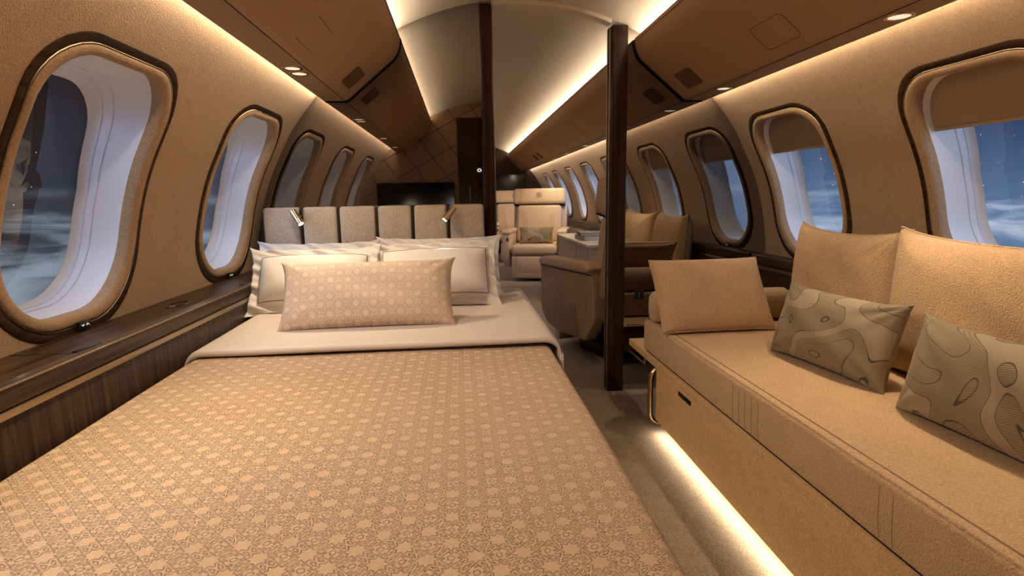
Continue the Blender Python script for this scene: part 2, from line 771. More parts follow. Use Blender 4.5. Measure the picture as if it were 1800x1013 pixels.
def build_wall(side, name, label):
    g = G()
    edges = [REAR] + [(a + b) / 2 for a, b in zip(WIN_Y, WIN_Y[1:])] + [9.25]

    def W(y, s):
        x, z = hull(s)
        return (XC + side * x, y, z)
    base = s_at(.30)
    top = PS[-1]
    for wy, y0, y1 in zip(WIN_Y, edges, edges[1:]):
        hole = rr_loop(WIN_A, WIN_B, WIN_R, WIN_RB)
        s0, s1 = base, s_at(1.46)
        rect = []
        for dy, ds in hole:     # where the ray from the window centre meets the bay's outline
            ty = ((y1 - wy) if dy > 0 else (wy - y0)) / max(abs(dy), 1e-6)
            ts = ((s1 - WIN_C) if ds > 0 else (WIN_C - s0)) / max(abs(ds), 1e-6)
            q = min(ty, ts)
            rect.append((dy * q, ds * q))
        # snap the nearest samples to the corners
        for cy in (y0 - wy, y1 - wy):
            for cs in (s0 - WIN_C, s1 - WIN_C):
                i = min(range(NL), key=lambda k: (rect[k][0] - cy) ** 2 + (rect[k][1] - cs) ** 2)
                rect[i] = (cy, cs)
        K = 12
        k0 = len(g.v)
        for j in range(K + 1):
            f = (j / K) ** 1.3
            for (hy, hs), (ry, rs) in zip(hole, rect):
                g.v.append(W(wy + hy + (ry - hy) * f, WIN_C + hs + (rs - hs) * f))
        for j in range(K):
            for i in range(NL):
                a = k0 + j * NL + i
                b = k0 + j * NL + (i + 1) % NL
                g.f.append((a, b, b + NL, a + NL) if side > 0 else (a, a + NL, b + NL, b))
    # below and above the window band, and the plain end bay
    for sa, sb, n in ((0., base, 6), (s_at(1.46), top, 10)):
        g.grid(2, n, lambda u, v: W(REAR + (FAR - REAR) * u, sa + (sb - sa) * v))
    g.grid(2, 24, lambda u, v: W(9.25 + (FAR - 9.25) * u, base + (s_at(1.46) - base) * v))
    o = g.obj(name, 'wall_fabric', sharp=0)
    return props(o, label, 'wall', kind='structure')


build_wall(-1, 'wall_left', 'tan fabric side wall of the cabin behind the bed, with the oval windows')
build_wall(1, 'wall_right', 'tan fabric side wall of the cabin behind the sofa, with the oval windows')

# ---- windows
WIN_LABEL = {
    (-1, 0): 'left wall window nearest the rear bulkhead, seen only in the mirrored partition',
    (-1, 1): 'large left wall window beside the foot of the bed, dark sky outside',
    (-1, 2): 'left wall window beside the headboard, lit bluish lining',
    (1, 0): 'right wall window nearest the rear bulkhead, shade half drawn',
    (1, 1): 'large right wall window above the near sofa back cushion, shade half drawn',
    (1, 2): 'right wall window above the far sofa back cushion, shade half drawn',
}
ORD = ['first', 'second', 'third', 'fourth', 'fifth', 'sixth', 'seventh']


def window_part(side, loops, mat, name, parent, wy, close=False):
    """loops: list of (inset, depth)"""
    g = G()
    for ins, dep in loops:
        for dy, ds in rr_loop(WIN_A - ins, WIN_B - ins, max(WIN_R - ins * .45, .05), max(WIN_RB - ins * .55, .05)):
            x, z = reveal(WIN_C + ds, dep)
            g.v.append((XC + side * x, wy + dy, z))
    for j in range(len(loops) - 1):
        for i in range(NL):
            a, b = j * NL + i, j * NL + (i + 1) % NL
            g.f.append((a, a + NL, b + NL, b) if side > 0 else (a, b, b + NL, a + NL))
    if close:
        g.f.append(tuple(range((len(loops) - 1) * NL, len(loops) * NL)))
    return g.obj(name, mat, parent, world=True, sharp=50)


def build_window(side, wy, idx, num, label, shade):
    t = thing('window_%d' % num, label, 'window', (XC + side * 1.245, wy, .685), kind='structure')
    window_part(side, [(-.001, .004), (-.0005, -.002), (.001, -.003), (.017, -.003), (.0185, -.002), (.019, .004)], 'burl', 'trim_ring', t, wy)
    window_part(side, [(.0185, .004), (.0187, -.004), (.0195, -.0048), (.0204, -.004), (.0208, .004)], 'bead', 'gilt_bead', t, wy)
    window_part(side, [(.0205, .003), (.0225, -.004), (.028, -.0070), (.038, -.0070), (.0445, -.004), (.048, .003), (.049, .013), (.049, .030)], 'wall_fabric', 'surround', t, wy)
    window_part(side, [(.0488, .026), (.0495, .034), (.0515, .052), (.055, .073), (.0575, .090), (.0585, .0950), (.0592, .0975), (.0597, .0960), (.0615, .1080), (.0628, .1150), (.0634, .1174), (.0638, .1160), (.067, .130), (.074, .139)], 'lining_plastic', 'lining', t, wy)
    # pane
    g = G()
    lp = rr_loop(WIN_A - .067, WIN_B - .073, .115, .16)
    for q in (0, .35, .7, 1.0):
        for dy, ds in lp:
            x, z = reveal(WIN_C + ds * q, .1385)
            g.v.append((XC + side * x, wy + dy * q, z))
    for j in range(3):
        for i in range(NL):
            a, b = j * NL + i, j * NL + (i + 1) % NL
            if j == 0:
                g.f.append((a, b + NL, a + NL) if side > 0 else (a, a + NL, b + NL))
            else:
                g.f.append((a, b, b + NL, a + NL) if side > 0 else (a, a + NL, b + NL, b))
    g.obj('pane', 'window_glass', t, world=True, sharp=0)
    # shade switch on the lower rim: black plate with two white arrow heads
    g = G()
    s0 = WIN_S0 + .020
    x0, z0 = hull(s0, -.010)
    x1, z1 = hull(s0 + .02, -.010)
    up = Vector((side * (x1 - x0), 0, z1 - z0)).normalized()
    along = Vector((0, 1, 0))
    nrm = along.cross(up).normalized()
    if nrm.x * side > 0:
        nrm = -nrm
    R = Matrix((along, up, nrm)).transposed().to_4x4()
    sy = wy + (.012 if side < 0 else -.012)
    R.translation = Vector((XC + side * x0, sy, z0))
    g.box((0, 0, .002), (.044, .020, .006), .002, 2, R)
    sw = g.obj('shade_switch', 'black', t, world=True)
    g = G()
    for cx, d in ((-.009, -1), (.009, 1)):
        pts = [(cx - .0045, -.0022 * d, .0055), (cx, .0022 * d, .0055), (cx + .0045, -.0022 * d, .0055)]
        g.tube(pts, .0007, 5, M=R)
    g.split('arrow_mark', 'white_mark', sw, world=True)
    if shade:
        g = G()
        sb = s_at(1.168)
        def shade_pt(u, v):
            ss = sb + (WIN_S1 - .040 - sb) * v
            x, z = reveal(ss, .046)
            return (XC + side * x, wy + (u * 2 - 1) * (WIN_A - .0505), z)
        g.grid(12, 12, shade_pt)
        sh = g.obj('shade', 'shade_cloth', t, world=True)
        g = G()
        xx, zz = reveal(sb, .045)
        g.box((XC + side * xx, wy, zz), (.008, 2 * (WIN_A - .052), .012), .003)
        g.obj('shade_rail', 'shade_cloth', sh, world=True)
    return t


num = 1
for side in (-1, 1):
    proto = None
    for i, wy in enumerate(WIN_Y_REAR):
        lab = WIN_LABEL[(side, i)]
        if proto is None:
            proto = build_window(side, wy, i, num, lab, side > 0)
        else:
            c = copy_tree(proto, None, wy - WIN_Y_REAR[0])
            c.name = 'window_%d' % num
            ROOTM[c.name] = Matrix.Translation((0, wy - WIN_Y_REAR[0], 0)) @ ROOTM[proto.name]
            c['label'] = lab
        num += 1
    proto = None
    for i, wy in enumerate(WIN_Y_FWD):
        lab = '%s %s wall window of the forward cabin, counted from the partition' % (ORD[i], 'left' if side < 0 else 'right')
        if proto is None:
            proto = build_window(side, wy, i, num, lab, False)
        else:
            c = copy_tree(proto, None, wy - WIN_Y_FWD[0])
            c.name = 'window_%d' % num
            c['label'] = lab
        num += 1

# ---- floor, ceiling, bulkheads
g = G()
g.box((XC, (REAR + FAR) / 2, -.02), (2.3, FAR - REAR + .1, .04))
props(g.obj('floor', 'carpet'), 'beige speckled carpet floor of the aisle', 'floor', kind='structure')
g = G()
g.grid(28, 2, lambda u, v: (XC + (u * 2 - 1) * .705, REAR + (FAR - REAR) * v, ceil_z((u * 2 - 1) * .705)))
props(g.obj('ceiling', 'ceiling_paint', sharp=0), 'cream arched ceiling panel between the two light coves', 'ceiling', kind='structure')


def section(xmin=-9., xmax=9., grow=0.):
    """closed outline of the cabin section in (x, z), cut to xmin..xmax"""
    pts = [(XC - x, z) for x, z in PD[::2]] + [(XC + dx, ceil_z(dx)) for dx in np.linspace(-.69, .69, 28)] + [(XC + x, z) for x, z in PD[::2][::-1]]
    out = []

    def clip(P, f, k, lim):
        res = []
        for i in range(len(P)):
            a, b = P[i], P[(i + 1) % len(P)]
            ia, ib = f(a), f(b)
            if ia:
                res.append(a)
            if ia != ib:
                t = (lim - a[0]) / (b[0] - a[0])
                res.append((lim, a[1] + (b[1] - a[1]) * t))
        return res
    out = clip(pts, lambda p: p[0] >= xmin, 0, xmin)
    out = clip(out, lambda p: p[0] <= xmax, 0, xmax)
    return [(float(a), float(b)) for a, b in out]


g = G()
g.prism(section(), 1, REAR - .03, REAR)
props(g.obj('wall_rear', 'leather_panels', smooth=False), 'rear bulkhead clad in angled brown leather panels', 'wall', kind='structure')
g = G()
g.prism(section(), 1, FAR, FAR + .03)
props(g.obj('wall_front', 'walnut_upright', smooth=False), 'dark wood bulkhead at the far end of the forward cabin', 'wall', kind='structure')
t = thing('door_1', 'dark wood door in the rear bulkhead beside the television', 'door', (.30, REAR, 0), kind='structure')
g = G()
g.box((.30, REAR + .012, .87), (.62, .022, 1.74), .004)
g.obj('door_leaf', 'post_wood', t, world=True)
g = G()
g.tube([(.10, REAR + .03, .95), (.10, REAR + .03, 1.10)], .007)
g.obj('handle', 'brass', t, world=True)


def television(x0, x1, z0, z1, y, s, label):
    t = thing('television', label, 'television', ((x0 + x1) / 2, y, z0))
    g = G()
    g.box(((x0 + x1) / 2, y + s * .012, (z0 + z1) / 2), (x1 - x0, .022, z1 - z0), .004)
    g.obj('casing', 'black', t, world=True)
    g = G()
    g.box(((x0 + x1) / 2, y + s * .0238, (z0 + z1) / 2), (x1 - x0 - .02, .0014, z1 - z0 - .02))
    g.obj('screen', 'screen', t, world=True)


television(-.78, -.045, .74, 1.147, REAR, 1, 'black flat television on the rear bulkhead, mirrored above the headboard')
television(.62, 1.15, 1.02, 1.385, FAR, -1, 'black flat television on the far bulkhead above the armchair headrest')

# ---- mirrored partition, posts, lintel
POST_L = (.113, .168)
POST_R = (.728, .806)


def partition(x0, x1, label):
    g = G()
    g.prism(section(x0, x1), 1, GLASS, GLASS + .02)
    return props(g.obj('partition_panel', 'mirror_glass', smooth=False), label, 'partition', 'mirrored partition panels')


partition(-9, POST_L[0], 'dark mirrored partition panel behind the headboard, left of the doorway')
pr = partition(POST_R[1], 9, 'dark mirrored partition panel past the far end of the sofa, right of the doorway')
for (a, b), top, lab in ((POST_L, 1.868, 'slim dark wood door post beside the headboard'), (POST_R, 1.80, 'dark wood door post at the far end of the sofa')):
    t = thing('door_post', lab, 'post', ((a + b) / 2, 2.73, 0), group='posts of the doorway')
    g = G()
    zt = ceil_z((a + b) / 2 - XC) - .012
    g.box(((a + b) / 2, 2.735, zt / 2), (b - a, .09, zt), .006, 3)
    g.obj('shaft', 'post_wood', t, world=True)
    inner = b if a < .5 else a
    sg = 1 if a < .5 else -1
    g = G()
    g.box((inner + sg * .003, 2.715, zt / 2), (.006, .008, zt - .01), .002)
    g.box((inner + sg * .003, 2.757, zt / 2), (.006, .008, zt - .01), .002)
    g.split('edge_strip', 'champagne', t, world=True)
    g = G()
    g.box((inner + sg * .0025, 2.736, zt / 2), (.005, .030, zt - .01))
    g.obj('seal', 'dark_gap', t, world=True)
# thin rim under the ceiling over the doorway
g = G()
for sx in (0,):
    up = [(XC + d, ceil_z(d) - .001) for d in np.linspace(POST_L[1] - XC, POST_R[0] - XC, 16)]
    lo = [(x, z - .018) for x, z in up[::-1]]
    g.prism(up + lo, 1, 2.70, 2.76)
props(g.obj('trim_1', 'ceiling_paint'), 'thin cream arched rim over the doorway', 'trim', kind='structure')
# small black plate with a white ring mark, beside the slim post
t = thing('control_plate', 'small square black control plate with a white ring mark beside the slim post', 'switch', (.096, GLASS, 1.112))
g = G()
g.box((.096, GLASS - .002, 1.125), (.026, .005, .026), .001)
g.obj('plate', 'black', t, world=True)
g = G()
ring = [(.096 + .0082 * math.cos(q) * (1.0 + .10 * math.cos(4 * q)), GLASS - .0055, 1.125 + .0062 * math.sin(q)) for q in np.linspace(0, 2 * math.pi, 24, endpoint=False)]
g.tube(ring, .0020, 6, closed=True)
g.obj('ring_mark', 'white_mark', t, world=True)
# black double outlet and a slim pull low on the right panel
t = thing('wall_outlet', 'black double wall outlet low on the mirrored panel beside the sofa end', 'outlet', (.89, GLASS, .47))
g = G()
for cx in (.873, .900):
    g.box((cx, GLASS - .002, .498), (.019, .005, .050), .002)
g.split('socket', 'black', t, world=True)
t = thing('drawer_pull', 'slim metal pull on the mirrored panel just above the sofa shelf', 'handle', (.86, GLASS, .34))
g = G()
g.tube([(.828, GLASS - .012, .342), (.905, GLASS - .012, .342)], .0035, 8)
g.obj('bar', 'champagne', t, world=True)
g = G()
for cx in (.84, .895):
    g.tube([(cx, GLASS, .342), (cx, GLASS - .012, .342)], .0025, 6)
g.split('stem', 'champagne', t, world=True)


# ---- overhead bins
def bin_outline(side):
    pts = [(.540, 1.712), (.541, 1.700), (.548, 1.668), (.560, 1.640), (.578, 1.618), (.600, 1.600), (.770, 1.4585), (.782, 1.4485), (.792, 1.4435), (.803, BINZ), (.893, BINZ), (.893, 1.447),
           (.872, 1.455), (.866, 1.470), (.80, 1.540), (.625, 1.668), (.575, 1.683), (.552, 1.712)]
    return [(XC + side * x, z) for x, z in pts]


def face_pt(side, y, f, out=.0):
    """point on the sloping bin face: f = 0 top .. 1 bottom"""
    ax, az, bx, bz = .600, 1.600, .770, 1.4585
    nx, nz = -(az - bz), -(bx - ax)
    l = math.hypot(nx, nz)
    return Vector((XC + side * (ax + (bx - ax) * f + nx / l * out), y, az + (bz - az) * f + nz / l * out))


def face_matrix(side, y, f, out=0.):
    p = face_pt(side, y, f, out)
    dn = (face_pt(side, y, 1) - face_pt(side, y, 0)).normalized()
    al = Vector((0, 1, 0))
    nz = al.cross(dn)
    inward = face_pt(side, y, f, 1) - face_pt(side, y, f, 0)
    if nz.dot(inward) < 0:
        al = -al
        nz = -nz
    m = Matrix((al, dn, nz)).transposed().to_4x4()
    m.translation = p
    return m


def overhead_bin(side, y0, y1, label, seams):
    t = thing('overhead_bin', label, 'overhead bin', (XC + side * .7, (y0 + y1) / 2, BINZ), group='overhead bins')
    g = G()
    g.prism(bin_outline(side), 1, y0, y1)
    b = g.obj('bin_body', 'bin_leather', t, world=True, sharp=25)
    g = G()
    g.prism([(XC + side * x, z) for x, z in ((.541, 1.7125), (.541, 1.718), (.552, 1.718), (.552, 1.7125))], 1, y0, y1)
    g.prism([(XC + side * x, z) for x, z in ((.5385, 1.700), (.5385, 1.703), (.541, 1.703), (.541, 1.700))], 1, y0, y1)
    g.split('top_lip', 'trim_line', t, world=True)
    # valance under the bin that carries the downlights, split off by a fine joint
    g = G()
    g.box((XC + side * .8475, (y0 + y1) / 2, BINZ - .0006), (.089, y1 - y0, .0014))
    g.obj('valance', 'valance', t, world=True)
    g = G()
    g.box((XC + side * .8015, (y0 + y1) / 2, BINZ - .0002), (.0022, y1 - y0 - .002, .0014))
    for sy in seams:
        a, c = face_pt(side, sy, -.02, .0005), face_pt(side, sy, 1.02, .0005)
        g.tube([a, c], .0011, 4)
    g.split('joint_line', 'dark_gap', t, world=True)
    return t


def rounded_plate(w, h, r, z0, z1, M):
    g = G()
    o = []
    for cx, cy, a0 in ((w / 2 - r, h / 2 - r, 0), (-w / 2 + r, h / 2 - r, 90), (-w / 2 + r, -h / 2 + r, 180), (w / 2 - r, -h / 2 + r, 270)):
        for k in range(7):
            a = math.radians(a0 + k * 15)
            o.append((cx + r * math.cos(a), cy + r * math.sin(a)))
    g.prism(o, 2, z0, z1, M=M)
    return g, o


bl = overhead_bin(-1, REAR + .002, 2.690, 'brown leather overhead bin along the left wall above the bed', [])
br = overhead_bin(1, REAR + .002, 2.690, 'brown leather overhead bin along the right wall above the sofa', [])
fl = overhead_bin(-1, 2.79, FAR - .002, 'brown overhead bin along the left wall of the forward cabin', [4.6, 6.4, 8.2])
fr = overhead_bin(1, 2.79, FAR - .002, 'brown overhead bin along the right wall seen through the doorway', [4.6, 6.4, 8.2])
for side, par, yy in ((-1, bl, 2.485), (1, br, 2.485)):
    M = face_matrix(side, yy, .71)
    g, o = rounded_plate(.165, .096, .018, -.001, .0022, M)
    g.obj('speaker_grille', 'grille_cloth', par, world=True)
    # dark tube round the bin end, painting in the shadow line at the partition
    g = G()
    pts = bin_outline(side)[:11]
    g.tube([(x, 2.690, z) for x, z in pts], .004, 6)
    g.obj('end_shadow_line', 'dark_gap', par, world=True)
# flush finger pulls / access panel outlines on the bin faces
g = G()
for f in (.51, .925):
    g.tube([face_pt(-1, 1.775, f, .0003), face_pt(-1, 1.952, f, .0003)], .0010, 4)
g.split('panel_outline', 'dark_gap', bl, world=True)
M = face_matrix(1, 1.80, .70, .0003)
g, o = rounded_plate(.185, .10, .02, 0, .001, M)
g = G()
g.tube([(x, y, 0) for x, y in o], .0008, 4, closed=True, M=M)
g.split('panel_outline', 'dark_gap', br, world=True)
g = G()
for yy in (7.12, 7.48):
    g2, o = rounded_plate(.17, .10, .008, 0, .002, face_matrix(1, yy, .70))
    g.add(g2.v, g2.f)
g.split('vent_panel', 'grille_cloth', fr, world=True)


# recessed downlights in the valances
def downlight(x, y, label, power, target, angle=70, radius=.036):
    z = BINZ - .0012
    t = thing('downlight', label, 'ceiling light', (x, y, z), group='recessed downlights under the bins')
    g = G()
    g.lathe([(radius * .74, .0), (radius * .76, -.0026), (radius * .95, -.0026), (radius, -.0002), (radius, .0)], 28)
    g.obj('bezel', 'brass', t)
    g = G()
    g.lathe([(radius * .72, -.0002), (radius * .70, -.0012), (.001, -.0016)], 24)
    g.obj('lens', 'downlight_lens', t)
    if power:
        spot_light('downlight_beam', (x, y, z - .006), target, power, angle, .8, .02, (1., .80, .57))


downlight(-.549, 2.035, 'left wall downlight of the close pair, the one further from the headboard', 16, (-.30, 1.90, .5), 110, .034)
downlight(-.549, 2.118, 'left wall downlight of the close pair, the one nearer the headboard', 12, (-.40, 2.35, .6), 110, .034)
downlight(-.549, 1.10, 'left bin downlight above the foot of the bed', 38, (.0, 1.15, .4), 150)
downlight(-.549, .35, 'left bin downlight nearest the rear bulkhead', 14, (.1, .7, .3), 105)
downlight(1.140, 1.43, 'right bin downlight above the near sofa back cushion', 24, (1.10, 1.20, .5), 100)
downlight(1.136, 2.395, 'right bin downlight near the partition, above the sofa end', 10, (1.05, 2.0, .5), 100)
downlight(1.140, .50, 'right bin downlight nearest the rear bulkhead', 9, (1.0, .65, .5), 100)
for yy, lab, pw, tg in ((5.066, 'forward cabin downlight nearest the partition, over the console', 26, (1.05, 4.75, .6)), (5.977, 'forward cabin downlight over the facing cream armchair', 36, (.95, 6.75, .70)),
                        (6.816, 'third forward cabin downlight along the right bin', 10, (1., 7.1, .4)), (7.8, 'forward cabin downlight over the farther armchair', 40, (.90, 8.6, .7))):
    downlight(1.140, yy, lab, pw, tg, 85)
for yy, w in ((3.6, 'nearest the partition'), (5.4, 'in the middle of the row'), (7.2, 'farthest from the partition')):
    downlight(-.549, yy, 'left forward cabin downlight, ' + w, 8, (-.35, yy, .4), 95)

# visible LED strips lying in the coves
LEDN = [(-1, 'left', 'bedroom'), (1, 'right', 'bedroom')]
for (y0, y1, k), room in zip(COVE, ('bedroom', 'forward cabin')):
    for sgn, nm in ((-1, 'left'), (1, 'right')):
        g = G()
        g.box((XC + sgn * .612, (y0 + y1) / 2, 1.6795), (.016, y1 - y0, .006))
        props(g.obj('light_strip', 'strip_led'), 'warm light strip lying on the %s bin of the %s under the ceiling' % (nm, room), 'light strip', 'cove light strips')

# ------------------------------------------------------------------ side ledge, left
LX = -.812
t = thing('side_ledge', 'dark walnut side ledge under the left windows with gilt bands', 'ledge', (-.88, 1.25, 0))
y0, y1 = REAR + .004, 2.695
g = G()
g.prism([(LX, .655), (LX, .684), (LX - .006, .690), (-.955, .690), (-.955, .655)], 1, y0, y1)
g.obj('ledge_top', 'walnut', t, world=True, sharp=25)
g = G()
g.box((LX - .002, (y0 + y1) / 2, .6815), (.008, y1 - y0, .0045), .001)
g.box((LX - .0005, (y0 + y1) / 2, .6325), (.007, y1 - y0, .014), .001)
g.split('gilt_band', 'champagne', t, world=True)
g = G()
g.box((LX - .010, (y0 + y1) / 2, .660), (.018, y1 - y0, .037), .002)
g.obj('front_rail', 'walnut', t, world=True)
g = G()
g.box((LX - .012, (y0 + y1) / 2, .315), (.020, y1 - y0, .622), .001)
g.obj('lower_panel', 'walnut_upright', t, world=True)
g = G()
g.box((LX - .009, 1.262, .691), (.010, .085, .004), .001)
g.box((LX - .009, 2.16, .691), (.010, .06, .004), .001)
g.split('finger_slot', 'black', t, world=True)
g = G()
g.box((-.882, 1.215, .6903), (.125, .0015, .0012))
g.obj('lid_joint', 'dark_gap', t, world=True)
t = thing('ledge_latch', 'small brass oval latch set in the walnut ledge between the two left windows', 'latch', (-.872, 1.765, .690))
g = G()
pts = [(-.872 + .022 * math.cos(q), 1.765 + .055 * math.sin(q), .691) for q in np.linspace(0, 2 * math.pi, 28, endpoint=False)]
g.tube(pts, .0022, 6, closed=True)
g.obj('rim', 'dark_metal', t, world=True)
g = G()
g.box((-.872, 1.728, .692), (.018, .020, .004), .0018)
g.obj('button', 'brass', t, world=True)

# ledge behind the sofa, right
t = thing('side_ledge', 'dark walnut side ledge behind the sofa under the right windows', 'ledge', (1.45, 1.25, 0))
g = G()
g.prism([(1.462, .655), (1.462, .688), (1.468, .694), (1.530, .694), (1.530, .655)], 1, y0, y1)
g.obj('ledge_top', 'walnut', t, world=True, sharp=25)
g = G()
g.box((1.466, (y0 + y1) / 2, .6325), (.010, y1 - y0, .014), .001)
g.split('gilt_band', 'champagne', t, world=True)
g = G()
g.box((1.474, (y0 + y1) / 2, .465), (.016, y1 - y0, .32), .001)
g.obj('lower_panel', 'walnut_upright', t, world=True)
g = G()
g.prism([(1.472, .655), (1.470, .64), (1.487, .64), (1.487, .655)], 1, y0, y1)
g.obj('front_rail', 'walnut', t, world=True)
# forward cabin side ledges
for sgn, lab in ((1, 'walnut side ledge under the right windows of the forward cabin'), (-1, 'walnut side ledge under the left windows of the forward cabin')):
    t = thing('side_ledge', lab, 'ledge', (XC + sgn * 1.16, 6, 0))
    g = G()
    a, b = XC + sgn * 1.225, XC + sgn * 1.17
    g.prism([(a, .60), (b, .60), (b, .684), (b + sgn * .006, .69), (a, .69)], 1, 2.75, FAR - .01)
    g.obj('ledge_top', 'walnut', t, world=True, sharp=25)
    g = G()
    a, b = XC + sgn * 1.205, XC + sgn * 1.15
    g.prism([(a, .42), (XC + sgn * 1.135, .14), (XC + sgn * 1.06, .02), (XC + sgn * 1.04, .02), (XC + sgn * 1.175, .42), (XC + sgn * 1.175, .60), (XC + sgn * 1.21, .60)], 1, 2.75, FAR - .01)
    g.obj('lower_panel', 'taupe_fabric', t, world=True, sharp=25)

# ------------------------------------------------------------------ bed
BZ = .55
BX0, BX1 = -.792, .262
BY0, BY1 = .42, 2.575
t = thing('bed', 'made double bed with upholstered base beside the left ledge', 'bed', ((BX0 + BX1) / 2, (BY0 + BY1) / 2, 0))
g = G()
g.box(((BX0 + BX1) / 2, (BY0 + BY1) / 2, .15), (BX1 - BX0 - .03, BY1 - BY0 - .02, .28), .01)
g.split('base', 'taupe_fabric', t, world=True)
g = G()
g.box(((BX0 + BX1) / 2, (BY0 + BY1) / 2, .41), (BX1 - BX0 - .014, BY1 - BY0 - .014, .25), .04, 4)
g.obj('mattress', 'linen', t, world=True)


def drape(name, mat, x0, x1, y0, y1, z, drop_l, drop_r, rad, wav, label, cat, thick=.008, front=True, seed=0, cap=.0, roll_front=0.):
    """a cloth lying on the bed: section across x with rounded edges hanging at both sides"""
    sec = []
    n = 6
    for k in range(n + 1):
        q = k / n
        sec.append((x0, z - rad - drop_l * (1 - q)))
    for k in range(1, 9):
        a = math.pi - (math.pi / 2) * k / 8
        sec.append((x0 + rad + rad * math.cos(a), z - rad + rad * math.sin(a)))
    for k in range(1, 40):
        sec.append((x0 + rad + (x1 - x0 - 2 * rad) * k / 40, z))
    for k in range(0, 9):
        a = math.pi / 2 - (math.pi / 2) * k / 8
        sec.append((x1 - rad + rad * math.cos(a), z - rad + rad * math.sin(a)))
    for k in range(1, n + 1):
        sec.append((x1, z - rad - drop_r * k / n))
    sec = np.array(sec)
    arc = np.concatenate([[0], np.cumsum(np.linalg.norm(np.diff(sec, axis=0), axis=1))])
    m = 90
    rows = [(y0 + (y1 - y0) * j / m, 0., 0.) for j in range(m + 1)]
    if roll_front:      # rolled (folded) near edge
        rr = roll_front
        pre = [(y0 + rr - rr * math.sin(a), -(rr - rr * math.cos(a)), 0) for a in np.linspace(math.pi, 0, 10)][:-1]
        rows = [(a, b, 0.) for a, b, _ in pre] + [(y0 + rr + (y1 - y0 - rr) * j / m, 0., 0.) for j in range(m + 1)]
    g = G()
    rnd = random.Random(seed)
    ph = [rnd.uniform(0, 6) for _ in range(8)]
    acc = 0.
    for j, (y, dz, _) in enumerate(rows):
        if j:
            acc += math.hypot(rows[j][0] - rows[j - 1][0], rows[j][1] - rows[j - 1][1])
        for i, (x, zz) in enumerate(sec):
            hang = max(0., (z - rad * .5 - zz)) / .12
            hang = min(hang, 1.)
            wv = wav * (math.sin(y * 9 + ph[0]) + .6 * math.sin(y * 21 + ph[1]))
            xx = x + (wv * hang if i > len(sec) / 2 else -wv * hang * .5)
            top = wav * .35 * (math.sin(y * 5.1 + x * 3 + ph[2]) + .6 * math.sin(x * 11 - y * 4 + ph[3]))
            g.v.append((xx, y, zz + dz + top * (1 - hang)))
            g.uv.append((arc[i], acc + y0))
    w = len(sec)
    for j in range(len(rows) - 1):
        for i in range(w - 1):
            g.f.append((j * w + i, j * w + i + 1, (j + 1) * w + i + 1, (j + 1) * w + i))
    o = g.obj(name, mat, sharp=0)
    md = o.modifiers.new('thickness', 'SOLIDIFY')
    md.thickness = thick
    md.offset = -1
    return props(o, label, cat)


drape('bedspread', 'bedspread', BX0 - .006, BX1 + .008, BY0 - .01, 1.70, BZ, .10, .40, .035, .0045, 'tan quilted bedspread with a raised star pattern covering the bed', 'bedspread', .006, seed=3)
drape('bed_sheet', 'sheet', BX0 - .012, BX1 + .030, 1.622, 2.565, BZ + .030, .055, .15, .05, .0025, 'smooth cream top sheet folded back at the pillows', 'sheet', .008, seed=5, roll_front=.011)


# ------------------------------------------------------------------ pillows
def smooth_noise(seed):
    r = random.Random(seed)
    ks = [(r.uniform(2, 6), r.uniform(2, 6), r.uniform(0, 6)) for _ in range(5)]

    def f(u, v):
        return sum(math.sin(a * u + b * v + c) for a, b, c in ks) / 5
    return f


